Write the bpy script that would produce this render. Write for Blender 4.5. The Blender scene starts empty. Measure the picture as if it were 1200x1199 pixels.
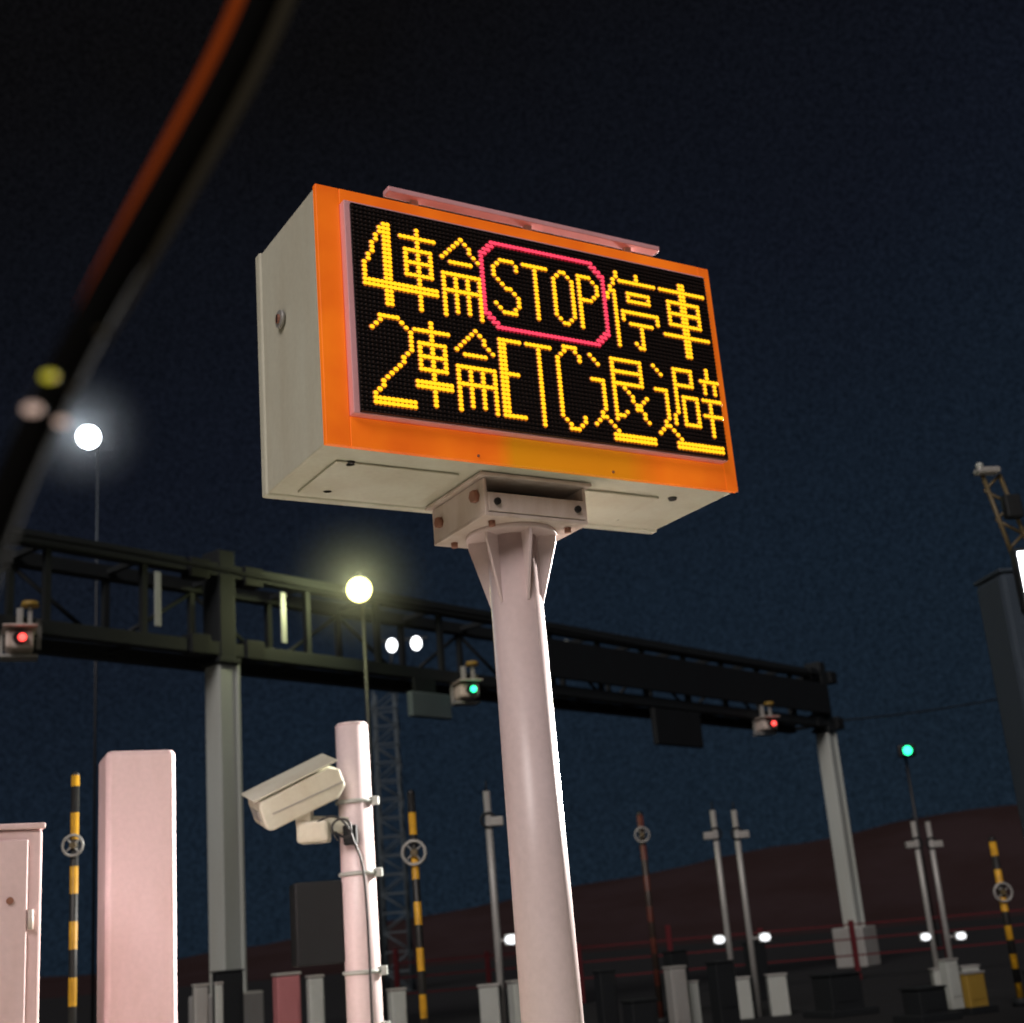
import bpy, math, random
from mathutils import Vector, Matrix
from mathutils import noise as mnoise
random.seed(7)
S=bpy.context.scene
col=S.collection
# ------------------------------------------------------------------ materials
def newmat(name):
    m=bpy.data.materials.new(name); m.use_nodes=True
    return m, m.node_tree, m.node_tree.nodes['Principled BSDF']
def paint(name,c,rough=0.5,var=0.12,scale=6.0,bump=0.02,metal=0.0,dirt=(0.35,0.3,0.25),dirtamt=0.35,spec=0.5):
    m,t,b=newmat(name); N=t.nodes; L=t.links
    tc=N.new('ShaderNodeTexCoord')
    mp=N.new('ShaderNodeMapping'); mp.inputs['Scale'].default_value=(1,1,0.22)
    L.new(tc.outputs['Object'],mp.inputs['Vector'])
    n=N.new('ShaderNodeTexNoise'); n.inputs['Scale'].default_value=scale; n.inputs['Detail'].default_value=7; n.inputs['Roughness'].default_value=0.6
    L.new(mp.outputs['Vector'],n.inputs['Vector'])
    r=N.new('ShaderNodeValToRGB')
    r.color_ramp.elements[0].position=0.40; r.color_ramp.elements[0].color=(0,0,0,1)
    r.color_ramp.elements[1].position=0.72; r.color_ramp.elements[1].color=(1,1,1,1)
    L.new(n.outputs['Fac'],r.inputs['Fac'])
    mu=N.new('ShaderNodeMath'); mu.operation='MULTIPLY'; mu.inputs[1].default_value=dirtamt
    L.new(r.outputs['Color'],mu.inputs[0])
    mx=N.new('ShaderNodeMix'); mx.data_type='RGBA'
    mx.inputs[6].default_value=(*c,1); mx.inputs[7].default_value=(c[0]*dirt[0]*2,c[1]*dirt[1]*2,c[2]*dirt[2]*2,1)
    L.new(mu.outputs[0],mx.inputs[0])
    n3=N.new('ShaderNodeTexNoise'); n3.inputs['Scale'].default_value=scale*14; n3.inputs['Detail'].default_value=3
    L.new(tc.outputs['Object'],n3.inputs['Vector'])
    r3=N.new('ShaderNodeMapRange'); r3.inputs[1].default_value=0.3; r3.inputs[2].default_value=0.7; r3.inputs[3].default_value=0.955; r3.inputs[4].default_value=1.02
    L.new(n3.outputs['Fac'],r3.inputs[0])
    vm=N.new('ShaderNodeVectorMath'); vm.operation='SCALE'; L.new(mx.outputs[2],vm.inputs[0]); L.new(r3.outputs[0],vm.inputs['Scale'])
    L.new(vm.outputs[0],b.inputs['Base Color'])
    b.inputs['Roughness'].default_value=rough; b.inputs['Metallic'].default_value=metal
    b.inputs['Specular IOR Level'].default_value=spec
    n2=N.new('ShaderNodeTexNoise'); n2.inputs['Scale'].default_value=scale*5; n2.inputs['Detail'].default_value=3
    L.new(tc.outputs['Object'],n2.inputs['Vector'])
    bp=N.new('ShaderNodeBump'); bp.inputs['Strength'].default_value=0.2; bp.inputs['Distance'].default_value=bump*0.06
    L.new(n2.outputs['Fac'],bp.inputs['Height']); L.new(bp.outputs['Normal'],b.inputs['Normal'])
    return m
def emit(name,c,s,base=(0.02,0.02,0.02)):
    m,t,b=newmat(name)
    b.inputs['Base Color'].default_value=(*base,1)
    b.inputs['Emission Color'].default_value=(*c,1); b.inputs['Emission Strength'].default_value=s
    b.inputs['Roughness'].default_value=0.4
    return m
def stripes(name,ca,cb,period,glow=0.0):
    m,t,b=newmat(name); N=t.nodes; L=t.links
    tc=N.new('ShaderNodeTexCoord'); sx=N.new('ShaderNodeSeparateXYZ'); L.new(tc.outputs['Object'],sx.inputs[0])
    d=N.new('ShaderNodeMath'); d.operation='DIVIDE'; d.inputs[1].default_value=period; L.new(sx.outputs['Z'],d.inputs[0])
    f=N.new('ShaderNodeMath'); f.operation='FRACT'; L.new(d.outputs[0],f.inputs[0])
    g=N.new('ShaderNodeMath'); g.operation='GREATER_THAN'; g.inputs[1].default_value=0.5; L.new(f.outputs[0],g.inputs[0])
    n=N.new('ShaderNodeTexNoise'); n.inputs['Scale'].default_value=12; L.new(tc.outputs['Object'],n.inputs['Vector'])
    md=N.new('ShaderNodeMix'); md.data_type='RGBA'; md.inputs[6].default_value=(*ca,1); md.inputs[7].default_value=(ca[0]*.35,ca[1]*.32,ca[2]*.4,1)
    L.new(n.outputs['Fac'],md.inputs[0])
    mx=N.new('ShaderNodeMix'); mx.data_type='RGBA'; mx.inputs[7].default_value=(*cb,1)
    L.new(md.outputs[2],mx.inputs[6])
    L.new(g.outputs[0],mx.inputs[0]); L.new(mx.outputs[2],b.inputs['Base Color'])
    b.inputs['Roughness'].default_value=0.5
    return m
M={}
M['body']=paint('sign_body_paint',(0.56,0.56,0.47),0.45,dirtamt=0.55,scale=3.4)
M['body2']=paint('sign_inner_trim',(0.85,0.44,0.48),0.4)
M['pole']=paint('pole_pale_paint',(0.68,0.56,0.57),0.36,dirtamt=0.40,scale=3)
M['white']=paint('cabinet_white_paint',(0.74,0.55,0.57),0.5,scale=3,dirtamt=0.45)  # pinkish cast of red tail lamps is put into the base colour
M['grey']=paint('galvanised_grey',(0.32,0.32,0.31),0.45,metal=0.2)
M['steel']=paint('bracket_steel',(0.58,0.50,0.46),0.4,scale=10,dirtamt=0.7)
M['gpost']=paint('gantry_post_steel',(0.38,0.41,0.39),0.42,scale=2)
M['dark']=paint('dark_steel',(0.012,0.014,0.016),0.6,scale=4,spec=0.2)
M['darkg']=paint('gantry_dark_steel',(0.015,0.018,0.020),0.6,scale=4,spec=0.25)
M['black']=paint('black_plastic',(0.006,0.006,0.007),0.5)
M['rust']=paint('bolt_rust',(0.28,0.12,0.08),0.5)
M['bluegrey']=paint('column_blue_grey',(0.030,0.042,0.058),0.7,scale=1.5,spec=0.15)
M['board']=paint('lane_board_grey',(0.07,0.09,0.105),0.6,scale=1.5,spec=0.2)
M['red']=paint('red_rail_paint',(0.08,0.008,0.012),0.7,spec=0.2)
M['redw']=paint('red_post_paint',(0.36,0.13,0.14),0.5)
M['yellow']=paint('yellow_paint',(0.28,0.18,0.03),0.5)
M['brass']=paint('aged_yellow_lattice',(0.09,0.065,0.025),0.5)
M['yb']=stripes('yellow_black_bands',(0.80,0.43,0.02),(0.012,0.012,0.012),0.34)
M['rb']=stripes('red_black_bands',(0.14,0.04,0.025),(0.03,0.02,0.015),0.42)
M['asphalt']=paint('asphalt',(0.020,0.021,0.023),0.95,scale=1.2,bump=0.2,spec=0.1)
M['concrete']=paint('concrete_bounce_slab',(0.46,0.44,0.35),0.85,scale=1.0,bump=0.1)
M['line']=paint('road_marking_white',(0.7,0.7,0.68),0.7)
M['kerb']=paint('kerb_concrete',(0.33,0.32,0.30),0.8)
M['hill']=paint('hill_earth',(0.036,0.024,0.026),0.95,scale=0.10,spec=0.0,dirtamt=0.8)
M['led']=emit('led_yellow_lit',(1.0,0.48,0.006),1.75)
M['ledhalo']=emit('led_amber_halo',(1.0,0.20,0.0),0.45)  # glowing ring round each lit dot, painted LED bloom
M['ledr']=emit('led_red_lit',(1.0,0.05,0.11),1.3)
M['ledrhalo']=emit('led_red_halo',(0.8,0.0,0.03),0.45)  # same painted bloom round the red dots
M['ledoff']=paint('led_unlit',(0.030,0.014,0.010),0.35)
M['louvre']=paint('louvre_black',(0.018,0.010,0.009),0.4)
M['lampw']=emit('lamp_white',(0.9,0.95,1.0),14)
M['lampy']=emit('lamp_yellow',(1.0,0.93,0.36),6)
M['lampws']=emit('lamp_white_small',(0.95,0.97,1.0),5)
M['lensw']=emit('lane_lamp_lens',(0.95,0.97,1.0),1.6)
M['sgreen']=emit('signal_green',(0.03,1.0,0.38),5)
M['sred']=emit('signal_red',(1.0,0.06,0.05),4)
M['rubber']=paint('rubber_trim',(0.0025,0.0025,0.0025),0.9,spec=0.03)
M['trim_refl']=emit('pillar_amber_reflection',(0.55,0.085,0.012),0.24,(0.004,0.001,0.0005))  # weak emission paints the sign's orange light reflected on the trim
M['trim_sheen']=emit('pillar_edge_sheen',(0.07,0.055,0.035),0.20,(0.002,0.002,0.0015))
for k in ('trim_refl','trim_sheen'): M[k].node_tree.nodes['Principled BSDF'].inputs['Specular IOR Level'].default_value=0.0
M['glintp']=emit('trim_glint_warm',(1.0,0.68,0.55),0.55)  # glow colour of the painted reflections on the trim
M['glinty']=emit('trim_glint_yellow',(0.75,0.66,0.03),0.7)
def orange(name,patch=None):
    m,t,b=newmat(name); N=t.nodes;L=t.links
    tc=N.new('ShaderNodeTexCoord'); n=N.new('ShaderNodeTexNoise'); n.inputs['Scale'].default_value=2.6; n.inputs['Detail'].default_value=5
    L.new(tc.outputs['Object'],n.inputs['Vector'])
    r=N.new('ShaderNodeValToRGB'); r.color_ramp.elements[0].position=0.3; r.color_ramp.elements[0].color=(0.56,0.085,0.006,1)
    r.color_ramp.elements[1].position=0.7; r.color_ramp.elements[1].color=(0.78,0.17,0.008,1)
    L.new(n.outputs['Fac'],r.inputs['Fac']); out=r.outputs['Color']
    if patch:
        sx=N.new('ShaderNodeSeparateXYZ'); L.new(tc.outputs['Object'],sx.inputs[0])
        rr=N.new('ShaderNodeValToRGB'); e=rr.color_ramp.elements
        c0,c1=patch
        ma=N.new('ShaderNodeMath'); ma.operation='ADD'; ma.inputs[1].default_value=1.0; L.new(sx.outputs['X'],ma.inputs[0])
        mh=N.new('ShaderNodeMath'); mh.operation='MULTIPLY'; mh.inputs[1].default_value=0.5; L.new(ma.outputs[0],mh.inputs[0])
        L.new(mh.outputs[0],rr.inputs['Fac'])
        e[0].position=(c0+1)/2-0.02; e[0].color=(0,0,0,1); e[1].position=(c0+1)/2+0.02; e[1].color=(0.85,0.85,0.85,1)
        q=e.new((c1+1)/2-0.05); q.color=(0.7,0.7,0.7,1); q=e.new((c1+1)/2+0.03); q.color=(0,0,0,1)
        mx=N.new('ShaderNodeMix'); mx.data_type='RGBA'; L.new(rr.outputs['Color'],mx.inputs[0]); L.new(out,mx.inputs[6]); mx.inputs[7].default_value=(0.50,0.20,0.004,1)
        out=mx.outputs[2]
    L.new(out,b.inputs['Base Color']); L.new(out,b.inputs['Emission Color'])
    b.inputs['Emission Strength'].default_value=0.60; b.inputs['Roughness'].default_value=0.35  # glow stands in for headlight returned by the sheet
    return m
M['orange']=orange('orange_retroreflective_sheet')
M['orange_low']=orange('orange_sheet_led_reflection',(-0.21,0.44))  # yellowish patch paints LED light reflected on the bottom bar
# ------------------------------------------------------------------ helpers
def empty(name,loc=(0,0,0),rz=0.0):
    o=bpy.data.objects.new(name,None); o.location=loc; o.rotation_euler=(0,0,rz); o.empty_display_size=0.2
    col.objects.link(o); return o
def addmesh(name,verts,faces,mat,parent=None,bevel=0,smooth=False,loc=(0,0,0),mats=None,fm=None):
    me=bpy.data.meshes.new(name); me.from_pydata([tuple(v) for v in verts],[],faces); me.update()
    if mats:
        for mm in mats: me.materials.append(mm)
        if fm: me.polygons.foreach_set('material_index',fm)
    else: me.materials.append(mat)
    if smooth:
        for p in me.polygons: p.use_smooth=True
    o=bpy.data.objects.new(name,me); o.location=loc; col.objects.link(o)
    if parent: o.parent=parent
    if bevel:
        b=o.modifiers.new('bevel','BEVEL'); b.width=bevel; b.segments=2; b.limit_method='ANGLE'
    return o
BF=[(0,3,2,1),(4,5,6,7),(0,1,5,4),(1,2,6,5),(2,3,7,6),(3,0,4,7)]
def box(name,p,c,s,mat,bevel=0.0,rot=None):
    x,y,z=s[0]/2,s[1]/2,s[2]/2
    v=[Vector(q) for q in [(-x,-y,-z),(x,-y,-z),(x,y,-z),(-x,y,-z),(-x,-y,z),(x,-y,z),(x,y,z),(-x,y,z)]]
    o=addmesh(name,v,BF,mat,p,bevel,loc=c)
    if rot: o.rotation_euler=rot
    return o
def cyl(name,p,a,b,r0,r1,mat,seg=24,smooth=True,caps=True):
    a=Vector(a);b=Vector(b);d=(b-a); L=d.length; q=d.to_track_quat('Z','Y')
    v=[];f=[]
    for k,(zz,r) in enumerate(((0,r0),(L,r1))):
        for i in range(seg):
            t=2*math.pi*i/seg; v.append(Vector((r*math.cos(t),r*math.sin(t),zz)))
    for i in range(seg): f.append((i,(i+1)%seg,seg+(i+1)%seg,seg+i))
    ns=len(f)
    if caps: f.append(tuple(range(seg-1,-1,-1))); f.append(tuple(range(seg,2*seg)))
    o=addmesh(name,v,f,mat,p,0,False,loc=a)
    o.rotation_mode='QUATERNION'; o.rotation_quaternion=q
    if smooth:
        for i in range(ns): o.data.polygons[i].use_smooth=True
    return o
def ball(name,p,c,r,mat,sc=(1,1,1)):
    v=[];f=[];n=16;m=10
    for j in range(1,m):
        for i in range(n):
            t=math.pi*j/m;u=2*math.pi*i/n
            v.append((r*sc[0]*math.sin(t)*math.cos(u),r*sc[1]*math.sin(t)*math.sin(u),r*sc[2]*math.cos(t)))
    v+= [(0,0,r*sc[2]),(0,0,-r*sc[2])]
    for j in range(m-2):
        for i in range(n): f.append((j*n+i,(j+1)*n+i,(j+1)*n+(i+1)%n,j*n+(i+1)%n))
    T=len(v)-2
    for i in range(n):
        f.append((T,i,(i+1)%n)); f.append((T+1,(m-2)*n+(i+1)%n,(m-2)*n+i))
    return addmesh(name,v,f,mat,p,0,True,loc=c)
def ring(name,p,c,R,r,mat,rot=(math.pi/2,0,0)):
    v=[];f=[];n=28;m=8
    for i in range(n):
        for j in range(m):
            a=2*math.pi*i/n;b=2*math.pi*j/m
            v.append(((R+r*math.cos(b))*math.cos(a),(R+r*math.cos(b))*math.sin(a),r*math.sin(b)))
    for i in range(n):
        for j in range(m): f.append((i*m+j,((i+1)%n)*m+j,((i+1)%n)*m+(j+1)%m,i*m+(j+1)%m))
    o=addmesh(name,v,f,mat,p,0,True,loc=c); o.rotation_euler=rot; return o
def cable(name,p,pts,r,mat):
    cu=bpy.data.curves.new(name,'CURVE'); cu.dimensions='3D'; cu.bevel_depth=r; cu.bevel_resolution=3
    s=cu.splines.new('NURBS'); s.points.add(len(pts)-1); s.order_u=4; s.use_endpoint_u=True
    for i,q in enumerate(pts): s.points[i].co=(q[0],q[1],q[2],1); s.points[i].radius=q[3] if len(q)>3 else 1
    cu.materials.append(mat); o=bpy.data.objects.new(name,cu); col.objects.link(o)
    if p: o.parent=p
    return o
# ------------------------------------------------------------------ camera (seated eye height in a car)
cam=bpy.data.cameras.new('camera'); co=bpy.data.objects.new('camera',cam); col.objects.link(co); S.camera=co
pt,rl=0.3017,-0.0854
F=Vector((0,math.cos(pt),math.sin(pt)));R0=Vector((1,0,0));U0=R0.cross(F)
R=R0*math.cos(rl)+U0*math.sin(rl);U=-R0*math.sin(rl)+U0*math.cos(rl)
mt=Matrix((R,U,-F)).transposed().to_4x4(); mt.translation=(0,0,1.3); co.matrix_world=mt
cam.sensor_width=36; cam.sensor_fit='HORIZONTAL'; cam.lens=48.06; cam.clip_start=0.05; cam.clip_end=3000
cam.dof.use_dof=True; cam.dof.focus_distance=3.9; cam.dof.aperture_fstop=3.5
# ------------------------------------------------------------------ LED message sign
Wd,Hd,Dp=1.825,1.016,0.617
sign=empty('led_message_sign',(-0.6157,4.3975,2.97),0.5558)
box('cabinet',sign,(Wd/2,0.005+(Dp-0.07)/2+0.02,Hd/2),(Wd-0.008,Dp-0.07,Hd-0.008),M['body'],0.008)
box('rear_door',sign,(Wd/2,Dp-0.025,Hd/2),(Wd+0.006,0.048,Hd+0.006),M['body'],0.008)
fl,fr,ft,fb=0.094,0.062,0.062,0.112
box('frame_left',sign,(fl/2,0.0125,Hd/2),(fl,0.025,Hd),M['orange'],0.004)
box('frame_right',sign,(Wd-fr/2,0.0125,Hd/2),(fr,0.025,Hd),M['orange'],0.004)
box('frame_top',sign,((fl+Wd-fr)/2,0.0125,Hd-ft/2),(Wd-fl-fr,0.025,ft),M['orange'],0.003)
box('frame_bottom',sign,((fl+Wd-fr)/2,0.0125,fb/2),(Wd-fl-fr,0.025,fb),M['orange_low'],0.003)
for q in ((0.6,0.02),(1.2,0.02)):
    cyl('frame_screw',sign,(q[0],-0.001,q[1]),(q[0],-0.005,q[1]),0.006,0.005,M['rust'],8)
px0,px1,pz0,pz1=fl+0.002,Wd-fr-0.002,fb+0.002,Hd-ft-0.002
box('module_housing',sign,((px0+px1)/2,-0.008,(pz0+pz1)/2),(px1-px0,0.05,pz1-pz0),M['body2'],0.003)
ix0,ix1,iz0,iz1=px0+0.022,px1-0.004,pz0+0.004,pz1-0.016
box('led_board',sign,((ix0+ix1)/2,-0.0355,(iz0+iz1)/2),(ix1-ix0,0.012,iz1-iz0),M['black'],0.0)
NC,NR=96,48
pw=(ix1-ix0)/NC; ph=(iz1-iz0)/NR
grid={}
def pt_(x,y,c):
    if 0<=x<NC and 0<=y<NR: grid[(int(x),int(y))]=c
def ln(x0,y0,x1,y1,c='y',t=1):
    n=int(max(abs(x1-x0),abs(y1-y0),1))
    for i in range(n+1):
        x=round(x0+(x1-x0)*i/n+1e-6);y=round(y0+(y1-y0)*i/n+1e-6)
        pt_(x,y,c)
        if t==2:
            if abs(y1-y0)>=abs(x1-x0): pt_(x+1,y,c)
            else: pt_(x,y+1,c)
def P(L,dx=0,dy=0):
    for s in L:
        t=s[4] if len(s)>4 else 1
        ln(s[0]+dx,s[1]+dy,s[2]+dx,s[3]+dy,'y',t)
P([(7,3,7,22,2),(6,4,2,14),(2,14,2,17),(2,17,10,17,2)])
CAR=[(0,2,8,2),(1,5,7,5),(1,8,7,8),(1,11,7,11),(1,5,1,11),(7,5,7,11),(4,0,4,19,1),(0,14,8,14,2)]
def rin(x,y):
    P(CAR,x,y)
    P([(15,0,10,5),(15,0,19,5),(12,6,17,6),(10,9,19,9),(10,9,10,19),(19,9,19,19),(13,9,13,18),(16,9,16,18),(10,13,19,13)],x,y)
rin(11,3)
for q in ((34,2,61,2),(34,23,61,23),(31,5,31,20),(64,5,64,20),
          (31,5,34,2),(61,2,64,5),(31,20,34,23),(61,23,64,20),(32,5,34,3),(61,3,63,5),(32,20,34,22),(61,22,63,20)):
    ln(*q,c='r')
P([(36,6,39,6),(35,7,34,8),(34,8,34,10),(35,11,39,14),(40,15,40,17),(39,19,36,19),(35,18,34,17),(40,7,40,8),(39,18,40,17)])
P([(42,6,48,6),(45,6,45,19,1)])
P([(52,6,53,6),(51,7,50,8),(50,8,50,17),(54,7,55,8),(55,8,55,17),(50,17,52,19),(53,19,55,17)])
P([(57,6,57,19),(57,6,60,6),(60,6,62,8),(62,8,62,10),(62,10,60,12),(60,12,57,12)])
P([(68,3,65,10),(67,8,67,22,1),(74,3,74,5),(69,5,79,5),(71,8,77,8),(71,10,77,10),(71,8,71,10),(77,8,77,10),(69,13,79,13),(69,13,69,15),(79,13,79,15),(71,16,77,16),(74,16,74,22,1),(74,22,72,21)])
P([(81,5,94,5),(83,8,92,8),(83,11,92,11),(83,14,92,14),(83,8,83,14),(92,8,92,14),(87,3,87,22,2),(81,17,94,17,1)])
P([(3,28,5,26),(5,25,9,25),(10,26,12,28),(12,28,12,32),(12,32,3,43),(3,44,12,44,2),(3,43,3,44)])
rin(14-1,25)
P([(34,26,34,44,1),(34,26,39,26),(34,34,38,34),(34,44,39,44,1),(35,26,35,44)])
P([(41,26,47,26),(44,26,44,45,1)])
P([(49,28,51,26),(51,25,54,25),(54,26,55,28),(49,28,49,42,1),(49,42,51,44),(51,45,53,45),(54,44,55,42)])
P([(58,26,60,28),(58,32,61,32),(61,32,61,39,1),(61,39,58,43),(61,41,64,44),(63,45,74,45,2)])
P([(64,26,72,26),(64,29,72,29),(64,32,72,32),(72,26,72,32),(64,26,64,41,1),(64,41,67,39),(67,33,73,41),(73,35,70,38)])
P([(76,26,78,28),(76,32,79,32),(79,32,79,39,1),(79,39,76,43),(79,41,82,44),(81,45,94,45,2)])
P([(82,26,87,26),(82,30,87,30),(87,26,87,30),(82,26,82,34,1),(82,34,81,40),(84,33,88,33),(84,40,88,40),(84,33,84,40),(88,33,88,40)])
P([(92,25,92,27),(90,28,95,28),(91,29,91,31),(94,29,94,31),(90,33,95,33),(90,37,95,37),(92,33,92,42,1)])
v=[];f=[];fm=[]
mats=[M['led'],M['ledhalo'],M['ledr'],M['ledrhalo'],M['ledoff']]
SEG=8
for i in range(NC):
    for j in range(NR):
        k=grid.get((i,j)); cx=ix0+(i+0.5)*pw; cz=iz1-(j+0.5)*ph; y0=-0.042
        if k:
            br=0 if k=='y' else 2
            b=len(v); js=random.uniform(0.93,1.07)
            for r,dy in ((0.0130,-0.0002),(0.0098*js,-0.0030),(0.0092*js,-0.0034)):
                for s in range(SEG):
                    t=2*math.pi*(s+.5)/SEG; v.append((cx+r*math.cos(t),y0+dy,cz+r*math.sin(t)))
            v.append((cx,y0-0.0062,cz)); ctr=len(v)-1
            for s in range(SEG):
                s2=(s+1)%SEG
                f.append((b+s,b+s2,b+SEG+s2,b+SEG+s)); fm.append(br+1)
                f.append((b+SEG+s,b+SEG+s2,b+2*SEG+s2,b+2*SEG+s)); fm.append(br)
                f.append((b+2*SEG+s,b+2*SEG+s2,ctr)); fm.append(br)
        else:
            b=len(v)
            for s in range(6):
                t=2*math.pi*s/6; v.append((cx+0.0055*math.cos(t),y0-0.0006,cz+0.0055*math.sin(t)))
            v.append((cx,y0-0.0028,cz))
            for s in range(6): f.append((b+s,b+(s+1)%6,b+6)); fm.append(4)
addmesh('led_matrix',v,f,None,sign,mats=mats,fm=fm)
v=[];f=[]
for j in range(NR+1):
    z=iz1-j*ph; b=len(v)
    for dy,dz in ((0,0),(-0.0060,-0.0004),(-0.0060,0.0006),(0,0.0008)):
        v.append((ix0,-0.0415+dy,z+dz)); v.append((ix1,-0.0415+dy,z+dz))
    f+= [(b,b+1,b+3,b+2),(b+2,b+3,b+5,b+4),(b+4,b+5,b+7,b+6)]
addmesh('led_louvres',v,f,M['louvre'],sign)
box('top_rail',sign,(Wd/2+0.02,0.02,Hd+0.045),(1.27,0.05,0.022),M['body2'],0.003)
for q in (0.42,0.93,1.42): box('rail_standoff',sign,(q,0.03,Hd+0.018),(0.03,0.02,0.036),M['steel'])
cyl('door_lock',sign,(-0.002,0.36,0.63),(-0.014,0.36,0.63),0.036,0.034,M['grey'])
cyl('lock_core',sign,(-0.012,0.36,0.63),(-0.020,0.36,0.63),0.018,0.018,M['rust'])
box('lock_slot',sign,(-0.021,0.36,0.63),(0.004,0.006,0.03),M['black'])
for q in ((0.16,0.16),(Wd-0.22,0.16),(0.2,0.46),(Wd-0.3,0.46)):
    cyl('drain_plug',sign,(q[0],q[1],0.006),(q[0],q[1],-0.006),0.020,0.016,M['black'],16)
box('underside_hatch',sign,(Wd-0.5,0.33,-0.003),(0.42,0.34,0.01),M['body'],0.003)
box('underside_seam',sign,(0.35,0.33,-0.002),(0.5,0.36,0.008),M['body'],0.003)
bx=Wd/2-0.005
box('bracket_top_plate',sign,(bx,0.32,-0.008),(0.50,0.46,0.014),M['steel'],0.003)
box('bracket_side_left',sign,(bx-0.222,0.32,-0.085),(0.014,0.42,0.135),M['steel'],0.004)
box('bracket_side_right',sign,(bx+0.222,0.32,-0.085),(0.014,0.42,0.135),M['steel'],0.004)
box('bracket_front_lip',sign,(bx,0.112,-0.11),(0.43,0.012,0.075),M['steel'],0.003)
box('bracket_base_plate',sign,(bx,0.32,-0.158),(0.46,0.42,0.016),M['steel'],0.004)
box('bracket_core',sign,(bx,0.36,-0.083),(0.28,0.26,0.13),M['dark'],0.01)
for dx in (-0.18,0.18): cyl('bracket_bolt',sign,(bx+dx,0.106,-0.11),(bx+dx,0.094,-0.11),0.014,0.014,M['black'],8)
cyl('pivot_bolt',sign,(bx-0.228,0.17,-0.075),(bx-0.25,0.17,-0.075),0.026,0.024,M['rust'],6)
cyl('pivot_bolt_rear',sign,(bx-0.228,0.46,-0.09),(bx-0.25,0.46,-0.09),0.022,0.022,M['rust'],6)
for dx in (-0.17,0.17):
    for dy in (0.17,0.47):
        cyl('base_bolt',sign,(bx+dx,dy,-0.166),(bx+dx,dy,-0.185),0.015,0.015,M['rust'],6)
pc=(bx,0.315)
cyl('flange',sign,(pc[0],pc[1],-0.166),(pc[0],pc[1],-0.184),0.178,0.178,M['pole'],32)
cyl('mast',sign,(pc[0],pc[1],-0.184),(pc[0],pc[1],-2.85),0.099,0.117,M['pole'],48)
for k in range(6):
    a=k*math.pi/3-0.62; ca,sa=math.cos(a),math.sin(a); tx,ty=-sa*0.005,ca*0.005
    vv=[]
    for sg in (1,-1):
        for r,z in ((0.09,-0.184),(0.172,-0.184),(0.172,-0.21),(0.103,-0.45),(0.09,-0.45)):
            vv.append((pc[0]+ca*r+sg*tx,pc[1]+sa*r+sg*ty,z))
    ff=[(0,1,2,3,4),(9,8,7,6,5)]+[(i,(i+1)%5+0,5+(i+1)%5,5+i) for i in range(5)]
    addmesh('gusset_%d'%k,vv,ff,M['pole'],sign)
# ------------------------------------------------------------------ toll gantry
ga=Vector((-4.44,19.9,0)); gdir=Vector((11.74,14.1,0)).normalized(); gyaw=math.atan2(gdir.y,gdir.x)
gan=empty('toll_gantry',ga,gyaw)
x0,x1=-9.0,18.35; zl,zt=5.72,6.93
for yy in (0.0,0.95):
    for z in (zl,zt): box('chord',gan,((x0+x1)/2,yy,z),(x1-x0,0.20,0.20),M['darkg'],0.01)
n=18
for i in range(n+1):
    x=x0+(x1-x0)*i/n
    for yy in (0.0,0.95): box('web_vertical',gan,(x,yy,(zl+zt)/2),(0.09,0.09,zt-zl-0.2),M['darkg'])
    for z in (zl,zt): box('cross_tie',gan,(x,0.475,z),(0.08,0.75,0.08),M['darkg'])
    if i<n:
        xa=x;xb=x+(x1-x0)/n
        cyl('brace',gan,(xa,0.95,zl+0.1 if i%2 else zt-0.1),(xb,0.95,zt-0.1 if i%2 else zl+0.1),0.035,0.035,M['darkg'],8)
for x in (-1.25,1.05,8.1): box('reflective_strip',gan,(x,-0.13,6.32),(0.10,0.02,0.80),M['gpost'],0.004)
box('walkway',gan,(4.6,0.475,zl+0.13),(27,0.7,0.04),M['dark'])
box('cable_tray',gan,(12.5,-0.16,6.3),(11.5,0.08,0.75),M['dark'],0.01)
cable('conduit',gan,[(-9,-0.16,6.95),(-6,-0.17,6.86),(-3,-0.16,6.95),(0,-0.2,6.9),(3,-0.17,6.84),(6,-0.17,6.95),(12,-0.17,6.8),(18,-0.16,6.9)],0.03,M['dark'])
for (x,nm) in ((0.0,'left'),(18.35,'right')):
    box('post_'+nm,gan,(x,0.1,2.75),(0.30,0.36,5.5),M['gpost'],0.02)
    box('post_flange_'+nm,gan,(x+0.17,0.1,2.75),(0.05,0.44,5.5),M['gpost'],0.008)
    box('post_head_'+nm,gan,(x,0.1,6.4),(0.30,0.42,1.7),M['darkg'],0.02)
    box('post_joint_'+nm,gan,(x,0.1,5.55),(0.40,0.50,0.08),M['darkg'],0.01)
    box('post_base_'+nm,gan,(x,0.1,0.45),(0.7,0.8,0.9),M['grey'],0.03)
    for zz in (5.75,6.9):
        for dx in (-0.5,0.5): box('splice_plate',gan,(x+dx,0.0,zz),(0.35,0.26,0.30),M['dark'],0.02)
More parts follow.
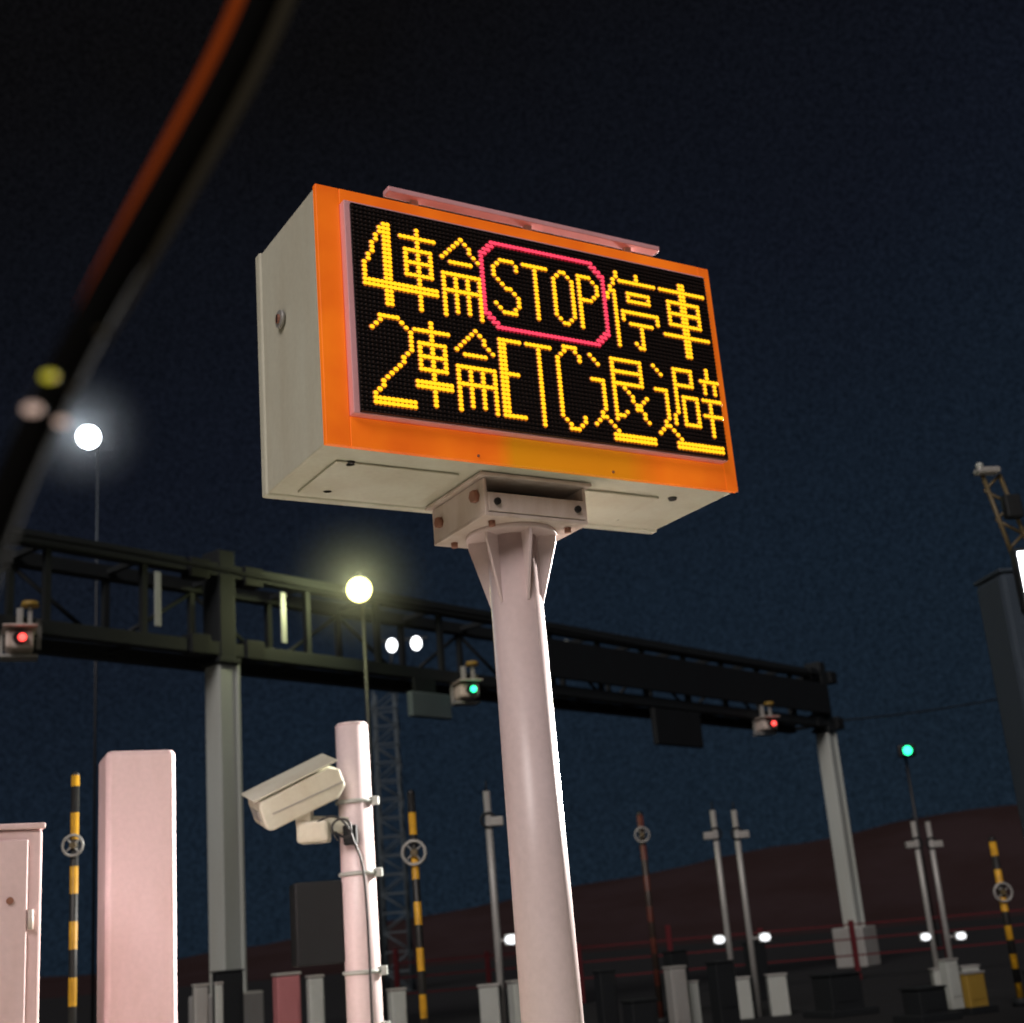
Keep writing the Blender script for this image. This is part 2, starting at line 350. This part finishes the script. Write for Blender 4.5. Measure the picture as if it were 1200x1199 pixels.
def gunit(x,lit):
    g=empty('gantry_vehicle_detector',ga+gdir*x,gyaw-0.5)
    z=5.55
    box('hanger',g,(0,-0.2,z+0.1),(0.08,0.08,0.5),M['grey'],0.01)
    box('housing',g,(0,-0.3,z-0.12),(0.34,0.42,0.24),M['steel'],0.04)
    box('sunshield',g,(0,-0.34,z+0.04),(0.42,0.56,0.025),M['steel'],0.01)
    box('mount_plate',g,(0,-0.2,z-0.30),(0.46,0.30,0.04),M['grey'],0.01)
    cyl('lens_hood',g,(0,-0.50,z-0.12),(0,-0.58,z-0.12),0.08,0.09,M['dark'])
    ball('status_light',g,(0.03,-0.60,z-0.12),0.05,lit)
    box('side_arm',g,(0.24,-0.15,z+0.02),(0.06,0.06,0.4),M['grey'])
    box('side_arm_left',g,(-0.22,-0.15,z-0.02),(0.04,0.05,0.5),M['grey'])
    cyl('top_beacon',g,(0.12,-0.35,z+0.34),(0.12,-0.35,z+0.40),0.12,0.10,M['yellow'])
    box('beacon_stem',g,(0.12,-0.35,z+0.18),(0.05,0.05,0.3),M['grey'])
gunit(-3.3,M['sred']); gunit(5.12,M['sgreen']); gunit(15.1,M['sred'])
box('hanging_board',gan,(11.6,-0.1,5.2),(1.7,0.12,0.75),M['dark'],0.02)
box('hanging_board_bracket',gan,(11.6,0.0,5.6),(0.9,0.06,0.2),M['dark'])
box('lane_board',gan,(4.0,-0.30,5.12),(0.95,0.12,0.42),M['board'],0.02)
box('lane_board_bracket',gan,(4.0,-0.2,5.45),(0.5,0.06,0.3),M['dark'])
# ------------------------------------------------------------------ left cabinet and square post
cb=empty('equipment_cabinet',(-2.50,5.75,0),0.50)
box('body',cb,(0,0.2,0.955),(0.86,0.40,1.91),M['white'],0.012)
box('door',cb,(0.03,-0.008,0.98),(0.68,0.02,1.78),M['white'],0.006)
box('roof',cb,(0,0.2,1.925),(0.88,0.43,0.025),M['white'],0.006)
for z in (0.4,1.5): cyl('hinge',cb,(0.385,-0.015,z),(0.385,-0.015,z+0.08),0.012,0.012,M['steel'])
cyl('cabinet_lock',cb,(0.3,-0.018,1.62),(0.3,-0.026,1.62),0.015,0.015,M['rust'],12)
sp=empty('square_bollard_post',(-2.02,7.0,0),0.42)
def chamfer_post(p,w,h,c,cap,mat):
    a=w/2; pl=[(-a+c,-a),(a-c,-a),(a,-a+c),(a,a-c),(a-c,a),(-a+c,a),(-a,a-c),(-a,-a+c)]
    v=[(x,y,0) for x,y in pl]+[(x,y,h) for x,y in pl]+[(x*0.93,y*0.93,h+cap) for x,y in pl]
    f=[(i,(i+1)%8,8+(i+1)%8,8+i) for i in range(8)]+[(8+i,8+(i+1)%8,16+(i+1)%8,16+i) for i in range(8)]+[tuple(range(16,24))]
    return addmesh('shaft',v,f,mat,p,0.008)
chamfer_post(sp,0.34,2.33,0.02,0.02,M['white'])
box('base_plinth',sp,(0,0,0.15),(0.46,0.46,0.3),M['kerb'],0.02)
# ------------------------------------------------------------------ camera pole
cp=empty('camera_pole',(-1.045,8.0,0),0)
cyl('mast',cp,(0,0,0),(0,0,2.56),0.103,0.095,M['pole'],40)
cyl('cap',cp,(0,0,2.56),(0,0,2.575),0.098,0.085,M['pole'],40)
for z in (2.12,1.72,1.19,0.9):
    ring('clamp_band',cp,(0,0,z),0.103,0.012,M['gpost'],(0,0,0))
    box('band_lug',cp,(0.115,-0.02,z),(0.05,0.035,0.05),M['gpost'],0.006)
box('arm_bracket',cp,(-0.16,-0.10,2.00),(0.26,0.07,0.09),M['body'],0.01,(0,0.1,0.2))
box('pan_head',cp,(-0.22,-0.14,1.96),(0.18,0.14,0.12),M['body'],0.02)
box('pan_yoke',cp,(-0.27,-0.14,2.05),(0.09,0.10,0.12),M['body'],0.01)
h=empty('housing_group',(-0.30,-0.16,2.19),0.0); h.parent=cp; h.rotation_euler=(0.30,-0.38,0.35)
pr=[(-0.26,-0.09),(-0.23,-0.11),(0.18,-0.10),(0.24,-0.05),(0.24,0.05),(0.18,0.09),(-0.24,0.07),(-0.26,0.04)]
v=[(x,-0.13,z) for x,z in pr]+[(x,0.13,z) for x,z in pr]
f=[tuple(range(7,-1,-1))[::-1],tuple(range(8,16))[::-1]]+[((i+1)%8,i,8+i,8+(i+1)%8) for i in range(8)]
addmesh('camera_housing',v,f,M['body'],h,0.012)
box('window_glass',h,(-0.262,0,-0.02),(0.01,0.16,0.06),M['grey'],0.002)
box('sunshield',h,(-0.02,0,0.098),(0.52,0.275,0.010),M['body'],0.004,(0,-0.04,0))
box('housing_seam',h,(0.02,-0.132,-0.02),(0.44,0.004,0.006),M['grey'])
cable('cable_loop',cp,[(-0.2,-0.2,2.0),(-0.12,-0.2,2.06),(-0.02,-0.17,2.0),(0.0,-0.16,1.88),(0.05,-0.13,1.8),(0.06,-0.12,1.5),(0.05,-0.11,0.8)],0.007,M['black'])
cable('cable_loop_small',cp,[(-0.1,-0.15,1.95),(-0.02,-0.2,1.88),(0.02,-0.2,1.98),(-0.06,-0.2,2.04),(-0.14,-0.18,1.98),(-0.08,-0.18,1.9)],0.007,M['black'])
box('junction_box',cp,(-0.02,-0.115,1.93),(0.08,0.05,0.11),M['dark'],0.01)
box('speaker_cabinet',cp,(-0.25,0.02,1.47),(0.27,0.24,0.45),M['dark'],0.015,(0,0,0.3))
box('speaker_arm',cp,(-0.1,0.02,1.5),(0.1,0.05,0.05),M['dark'])
# ------------------------------------------------------------------ striped poles
def striped(x,y,top,r,mat,rr,zr,name='striped_height_pole'):
    g=empty(name,(x,y,0))
    cyl('shaft',g,(0,0,0.1),(0,0,top),r,r,mat,16)
    cyl('base',g,(0,0,0),(0,0,0.1),r*2.6,r*2.2,M['dark'],16)
    ball('cap',g,(0,0,top),r,M['black'])
    if rr:
        ring('round_disc_rim',g,(0,-r*1.4,zr),rr,rr*0.14,M['grey'])
        cyl('disc_hub',g,(0,-r*0.9,zr),(0,-r*1.9,zr),rr*0.35,rr*0.3,M['brass'],16)
        for a in range(4):
            t=a*math.pi/2+0.7; cyl('spoke',g,(0,-r*1.3,zr),(rr*math.cos(t),-r*1.3,zr+rr*math.sin(t)),0.006,0.006,M['grey'],6)
    return g
striped(-3.0,9.0,2.55,0.026,M['yb'],0.065,2.10)
striped(-0.99,11.0,2.46,0.030,M['yb'],0.09,2.0)
striped(1.45,20.0,2.84,0.045,M['rb'],0.10,2.55)
striped(5.73,18.0,2.0,0.045,M['yb'],0.11,1.35)
# ------------------------------------------------------------------ lane sensor poles
def lanepole(x,y,top,lx,lz,side,bx_,btop,bw=0.22):
    g=empty('lane_sensor_pole',(x,y,0))
    cyl('shaft',g,(0,0,0),(0,0,top),0.045,0.040,M['grey'],14)
    cyl('tip',g,(0,0,top),(0,0,top+0.12),0.012,0.008,M['dark'],8)
    box('head_box',g,(0.09*side,0,top-0.35),(0.16,0.12,0.10),M['grey'],0.01)
    ring('head_ring',g,(0.0,-0.04,top-0.33),0.08,0.015,M['dark'])
    box('lamp_arm',g,((lx-x)/2,0,lz),(abs(lx-x)+0.04,0.03,0.03),M['grey'])
    box('lamp_body',g,(lx-x,-0.02,lz),(0.16,0.08,0.12),M['gpost'],0.01)
    ball('lamp_lens',g,(lx-x,-0.07,lz),0.06,M['lensw'],(1.3,0.5,0.9))
    box('control_box',g,(bx_-x,-0.1,btop/2),(bw,0.2,btop),M['gpost'],0.015)
    box('control_box_lid',g,(bx_-x,-0.1,btop+0.012),(bw+0.03,0.23,0.024),M['grey'],0.005)
lanepole(-0.57,16.0,2.94,-0.41,1.29,1,-0.70,0.82)
lanepole(2.49,20,2.81,2.36,1.05,-1,2.56,0.52,0.26)
lanepole(2.80,20.05,2.79,3.0,1.03,1,3.07,0.52,0.26)
lanepole(5.83,22,2.53,5.72,0.81,-1,5.84,0.33,0.26)
lanepole(6.07,22.05,2.51,6.27,0.78,1,6.29,0.33,0.26)
def bollard(x,y,top,w,mat,band=None):
    g=empty('island_bollard',(x,y,0),0.45)
    box('body',g,(0,0,top/2),(w,w*0.8,top),mat,0.015)
    box('cap',g,(0,0,top+0.012),(w*1.08,w*0.88,0.024),M['grey'] if mat!=M['dark'] else mat,0.006)
    box('access_panel',g,(0,-w*0.4-0.004,top*0.6),(w*0.7,0.008,top*0.5),mat,0.002)
    box('foot',g,(0,0,0.04),(w*1.5,w*1.3,0.08),M['dark'],0.01)
for b in ((-2.93,12,1.13,.12,'grey'),(-2.80,12.1,1.13,.07,'gpost'),(-2.21,12,1.16,.20,'redw'),(-1.98,12.05,1.12,.13,'gpost'),(-0.32,14,0.89,.20,'gpost'),
          (0.58,16,0.86,.20,'dark'),(1.36,16,0.84,.20,'grey'),(1.56,16.3,0.66,.12,'gpost'),(2.1,18,0.8,.28,'dark'),(-1.35,12.5,0.95,.14,'gpost'),
          (4.75,17.4,0.62,.18,'gpost'),(5.0,17.5,0.45,.28,'yellow'),(4.3,17.0,0.35,.4,'dark'),(0.9,15.5,0.55,.3,'dark'),(3.7,19,0.5,.5,'dark'),(6.2,18.6,0.35,.3,'dark'),
          (0.2,17,0.95,.16,'dark'),(1.9,22,0.9,.3,'dark'),(3.4,24,0.9,.3,'dark'),(-3.6,16,1.2,.3,'dark'),(-1.9,15,1.0,.25,'dark')):
    bollard(b[0],b[1],b[2],b[3],M[b[4]])
# ------------------------------------------------------------------ red guard fence
fe=empty('red_guard_fence',(0,28,0))
for i in range(14):
    x=-3+i*1.78; box('fence_post',fe,(x,0,0.55+(0.1 if i%3==0 else 0)),(0.10,0.10,1.1+(0.2 if i%3==0 else 0)),M['red'],0.01)
for z in (0.45,0.75,1.02): box('fence_rail',fe,(8.6,0,z),(23.2,0.035,0.03),M['red'])
# ------------------------------------------------------------------ lamps on masts
def bloom_mat(name,dens,R):
    m=bpy.data.materials.new(name); m.use_nodes=True; t=m.node_tree; N=t.nodes;L=t.links
    N.remove(N['Principled BSDF']); out=[q for q in N if q.type=='OUTPUT_MATERIAL'][0]
    vs=N.new('ShaderNodeVolumeScatter'); vs.inputs['Anisotropy'].default_value=0.0
    tc=N.new('ShaderNodeTexCoord'); ln_=N.new('ShaderNodeVectorMath'); ln_.operation='LENGTH'; L.new(tc.outputs['Object'],ln_.inputs[0])
    mr=N.new('ShaderNodeMapRange'); mr.interpolation_type='SMOOTHERSTEP'; mr.inputs[1].default_value=0.0; mr.inputs[2].default_value=R*0.97; mr.inputs[3].default_value=dens; mr.inputs[4].default_value=0.0
    L.new(ln_.outputs['Value'],mr.inputs[0]); L.new(mr.outputs[0],vs.inputs['Density']); L.new(vs.outputs[0],out.inputs['Volume'])
    return m
def mast(name,x,y,z,lampm,r,tall,back=0.3,energy=0,colr=(1,1,1),bloom=None):
    g=empty(name,(x,y,0))
    cyl('column',g,(0,back,0),(0,back,z+0.1),tall,tall*0.6,M['black'],12)
    box('lamp_arm',g,(0,back/2,z+r+0.05),(0.05,back,0.05),M['black'])
    box('lamp_hood',g,(0,0.05,z+r*0.9),(r*1.2,r*1.2,0.04),M['black'],0.01)
    ball('lamp_globe',g,(0,0,z),r,lampm)
    if energy:
        ld=bpy.data.lights.new('lamp_light','POINT'); ld.energy=energy; ld.color=colr; ld.shadow_soft_size=r*0.5
        lo=bpy.data.objects.new('lamp_light',ld); lo.location=(0,-r-0.15,z); lo.parent=g; col.objects.link(lo)
    if bloom:
        ball('bloom_haze',g,(0,-r-0.15,z),bloom[1],bloom_mat('bloom_'+name,bloom[0],bloom[1]))  # added haze ball imitating bloom around the lamp
    return g
mast('floodlight_mast',-2.52,21.0,6.76,M['lampy'],0.20,0.05,0.35,110,(0.95,1.0,0.5),(0.045,1.5))
mast('floodlight_mast',-9.8,30,13.36,M['lampw'],0.28,0.035,0.7,160,(0.75,0.88,1.0),(0.045,2.0))
lt=empty('lattice_lamp_tower',(-4.85,46,0))
w=0.42
for sx in (-1,1):
    for sy in (-1,1): cyl('leg',lt,(sx*w,sy*w,0),(sx*w*0.8,sy*w*0.8,9.6),0.05,0.04,M['board'],8)
for i in range(16):
    z=i*0.6; s=1 if i%2 else -1
    for sy in (-1,1):
        cyl('lace',lt,(-w*s,sy*w,z),(w*s,sy*w,z+0.6),0.022,0.022,M['board'],6)
        cyl('lace_side',lt,(sy*w,-w*s,z),(sy*w,w*s,z+0.6),0.022,0.022,M['board'],6)
        box('strut',lt,(0,sy*w,z),(2*w,0.04,0.04),M['board'])
box('lamp_arm',lt,(0.8,-0.3,11.3),(1.6,0.08,0.08),M['dark'])
cyl('lamp_stem',lt,(0.2,0,9.6),(0.4,-0.3,11.3),0.06,0.05,M['dark'],8)
for x in (0.40,1.23): ball('lamp_globe',lt,(x,-0.45,11.1),0.18,M['lampws'],(1,1,1.3))
sg=empty('traffic_signal',(10.75,40,0))
cyl('pole',sg,(0,0.2,0),(0,0.2,5.7),0.05,0.04,M['black'],10)
box('head',sg,(0.0,0,5.52),(0.50,0.22,0.36),M['black'],0.06)
ball('green_lens',sg,(0,-0.13,5.52),0.12,M['sgreen'])
cyl('visor',sg,(0,-0.1,5.52),(0,-0.2,5.52),0.15,0.15,M['dark'],16,caps=False)
wire=empty('overhead_wire',(7.4,33.5,5.7))
cable('wire',wire,[(0,0,0),(2.1,0.5,0.05),(4.6,1.5,0.4)],0.02,M['dark'])
# ------------------------------------------------------------------ right column with lamp
rc=empty('lane_lamp_column',(4.62,12.0,0),0.15)
box('column',rc,(0,0,2.0),(0.92,0.5,4.0),M['bluegrey'],0.05)
box('column_cap',rc,(0,0,4.02),(0.93,0.51,0.04),M['bluegrey'],0.015)
box('lamp_case',rc,(-0.26,-0.30,3.91),(0.16,0.10,0.56),M['dark'],0.02)
box('lamp_lens',rc,(-0.26,-0.355,3.91),(0.11,0.02,0.48),M['lampw'],0.008)
for sx in (-1,1): cyl('bracket_leg',rc,(-0.1+sx*0.10,-0.1,4.04),(-0.28+sx*0.08,-0.1,4.95),0.020,0.020,M['brass'],8)
for i in range(6):
    z=4.1+i*0.14; s=1 if i%2 else -1
    cyl('bracket_lace',rc,(-0.12-0.03*i-0.1*s,-0.1,z),(-0.15-0.03*i+0.1*s,-0.1,z+0.14),0.014,0.014,M['brass'],6)
box('bracket_head',rc,(-0.32,-0.12,4.98),(0.22,0.12,0.06),M['grey'],0.02)
box('bracket_box',rc,(-0.17,-0.16,4.62),(0.16,0.1,0.22),M['dark'],0.02)
ball('beacon',rc,(-0.40,-0.15,5.02),0.035,M['gpost'])
ld=bpy.data.lights.new('column_lamp_light','AREA'); ld.shape='RECTANGLE'; ld.size=0.12; ld.size_y=0.5; ld.energy=2100; ld.color=(1.0,0.95,0.88); ld.spread=math.radians(80)
lo=bpy.data.objects.new('column_lamp_light',ld); lo.parent=rc; lo.location=(-0.26,-0.38,3.91); lo.rotation_euler=(-math.pi/2,0,-0.85); col.objects.link(lo)
# ------------------------------------------------------------------ windscreen pillar trim of the car the picture is taken from
tr=empty('car_windscreen_pillar',(0,0,1.3))
Y=0.72
pts=[(-0.128,.95),(-0.166,.813),(-.224,.688),(-.286,.579),(-.334,.484),(-.370,.411),(-.402,.3265),(-.44,.20)]
cable('seal',tr,[(a*Y,Y,b*Y) for a,b in pts],0.0108,M['rubber'])
ro=(1.4,1.4,1.2,0.8,0.1)
cable('amber_reflection_strip',tr,[((a-0.017)*Y,Y+0.004,(b+0.004)*Y,ro[i]) for i,(a,b) in enumerate(pts[:5])],0.0062,M['trim_refl'])
cable('edge_sheen_strip',tr,[((a+0.017)*Y,Y+0.004,(b-0.005)*Y,ro[i]) for i,(a,b) in enumerate(pts[:5])],0.0034,M['trim_sheen'])  # glowing strip paints the sheen along the seal's edge
for (a,b,r,m) in ((-.3585,.4566,.0034,'glinty'),(-.3715,.4298,.0040,'glintp'),(-.348,.4168,.0030,'glintp'),(-.338,.444,.003,'trim_sheen'),(-.316,.492,.003,'trim_sheen')):
    ball('trim_glint',tr,(a*Y*0.97,Y*0.97,b*Y*0.97),r,M[m],(1.3,1,0.7))  # added glowing beads, painted reflections of lamps on the trim
# ------------------------------------------------------------------ ground
def sheet(name,x0,x1,y0,y1,z,mat):
    return addmesh(name,[(x0,y0,z),(x1,y0,z),(x1,y1,z),(x0,y1,z)],[(0,1,2,3)],mat)
sheet('ground',-1500,1500,-1500,1500,0,M['asphalt'])
sheet('concrete_bounce_apron',-12,14,-14,13.5,0.004,M['concrete'])  # unseen slab, kept pale to bounce light onto the sign's underside
isl=empty('toll_island',(0.0,6.5,0),0.35)
box('kerb',isl,(0,0,0.06),(1.3,7.5,0.12),M['kerb'],0.03)
mk=empty('lane_marking',(2.2,5,0),0.0)
for i in range(5): box('dash',mk,(0,-8+i*4.2,0.009),(0.15,2.0,0.002),M['line'])
v=[];f=[];nx=120;ny=12
def top(x):
    t=x/130.0
    return 1.3+130*(0.030+0.098*t) if t>-0.3 else 1.3
for j in range(ny+1):
    for i in range(nx+1):
        x=-160+320*i/nx; y=95+60*j/ny
        s=min(1,j/(ny*0.6)); s=s*s*(3-2*s)
        hh=max(0.6,top(x))*s
        hh+=(mnoise.noise(Vector((x*0.07,y*0.07,0)))*1.0+mnoise.noise(Vector((x*0.3,y*0.3,3)))*0.35)*s
        v.append((x,y,hh-0.05))
for j in range(ny):
    for i in range(nx):
        a=j*(nx+1)+i; f.append((a,a+1,a+nx+2,a+nx+1))
addmesh('hill',v,f,M['hill'],None,0,True)
# ------------------------------------------------------------------ world + floodlight
w=bpy.data.worlds.new('World'); S.world=w; w.use_nodes=True
N=w.node_tree.nodes;L=w.node_tree.links
bg=N['Background']
tc=N.new('ShaderNodeTexCoord'); sx=N.new('ShaderNodeSeparateXYZ'); L.new(tc.outputs['Generated'],sx.inputs[0])
nz=N.new('ShaderNodeTexNoise'); nz.inputs['Scale'].default_value=2.5; nz.inputs['Detail'].default_value=4; L.new(tc.outputs['Generated'],nz.inputs['Vector'])
mm=N.new('ShaderNodeMath'); mm.operation='MULTIPLY_ADD'; mm.inputs[1].default_value=0.20; L.new(nz.outputs['Fac'],mm.inputs[0]); L.new(sx.outputs['Z'],mm.inputs[2])
m3=N.new('ShaderNodeMath'); m3.operation='MULTIPLY_ADD'; m3.inputs[1].default_value=-0.26; L.new(sx.outputs['X'],m3.inputs[0]); L.new(mm.outputs[0],m3.inputs[2])
rp=N.new('ShaderNodeValToRGB'); L.new(m3.outputs[0],rp.inputs['Fac'])
e=rp.color_ramp.elements
e[0].position=0.05; e[0].color=(0.0080,0.0150,0.0245,1)
e[1].position=0.74; e[1].color=(0.0032,0.0031,0.0036,1)
q=rp.color_ramp.elements.new(0.28); q.color=(0.0070,0.0128,0.0222,1)
q=rp.color_ramp.elements.new(0.50); q.color=(0.0052,0.0070,0.0125,1)
g=N.new('ShaderNodeTexNoise'); g.inputs['Scale'].default_value=420; g.inputs['Detail'].default_value=1; L.new(tc.outputs['Generated'],g.inputs['Vector'])
gm=N.new('ShaderNodeMapRange'); gm.inputs[1].default_value=0.25; gm.inputs[2].default_value=0.75; gm.inputs[3].default_value=0.60; gm.inputs[4].default_value=1.40
L.new(g.outputs['Fac'],gm.inputs[0]); L.new(gm.outputs[0],bg.inputs['Strength'])
L.new(rp.outputs['Color'],bg.inputs['Color'])
sd=bpy.data.lights.new('plaza_floodlight','SUN'); sd.energy=1.85; sd.angle=math.radians(25); sd.color=(1.0,0.90,0.86)
so=bpy.data.objects.new('plaza_floodlight',sd); col.objects.link(so)
so.rotation_euler=Vector((-0.22,-0.76,0.60)).to_track_quat('Z','Y').to_euler()
S.view_settings.view_transform='Standard'; S.view_settings.look='None'; S.view_settings.exposure=0
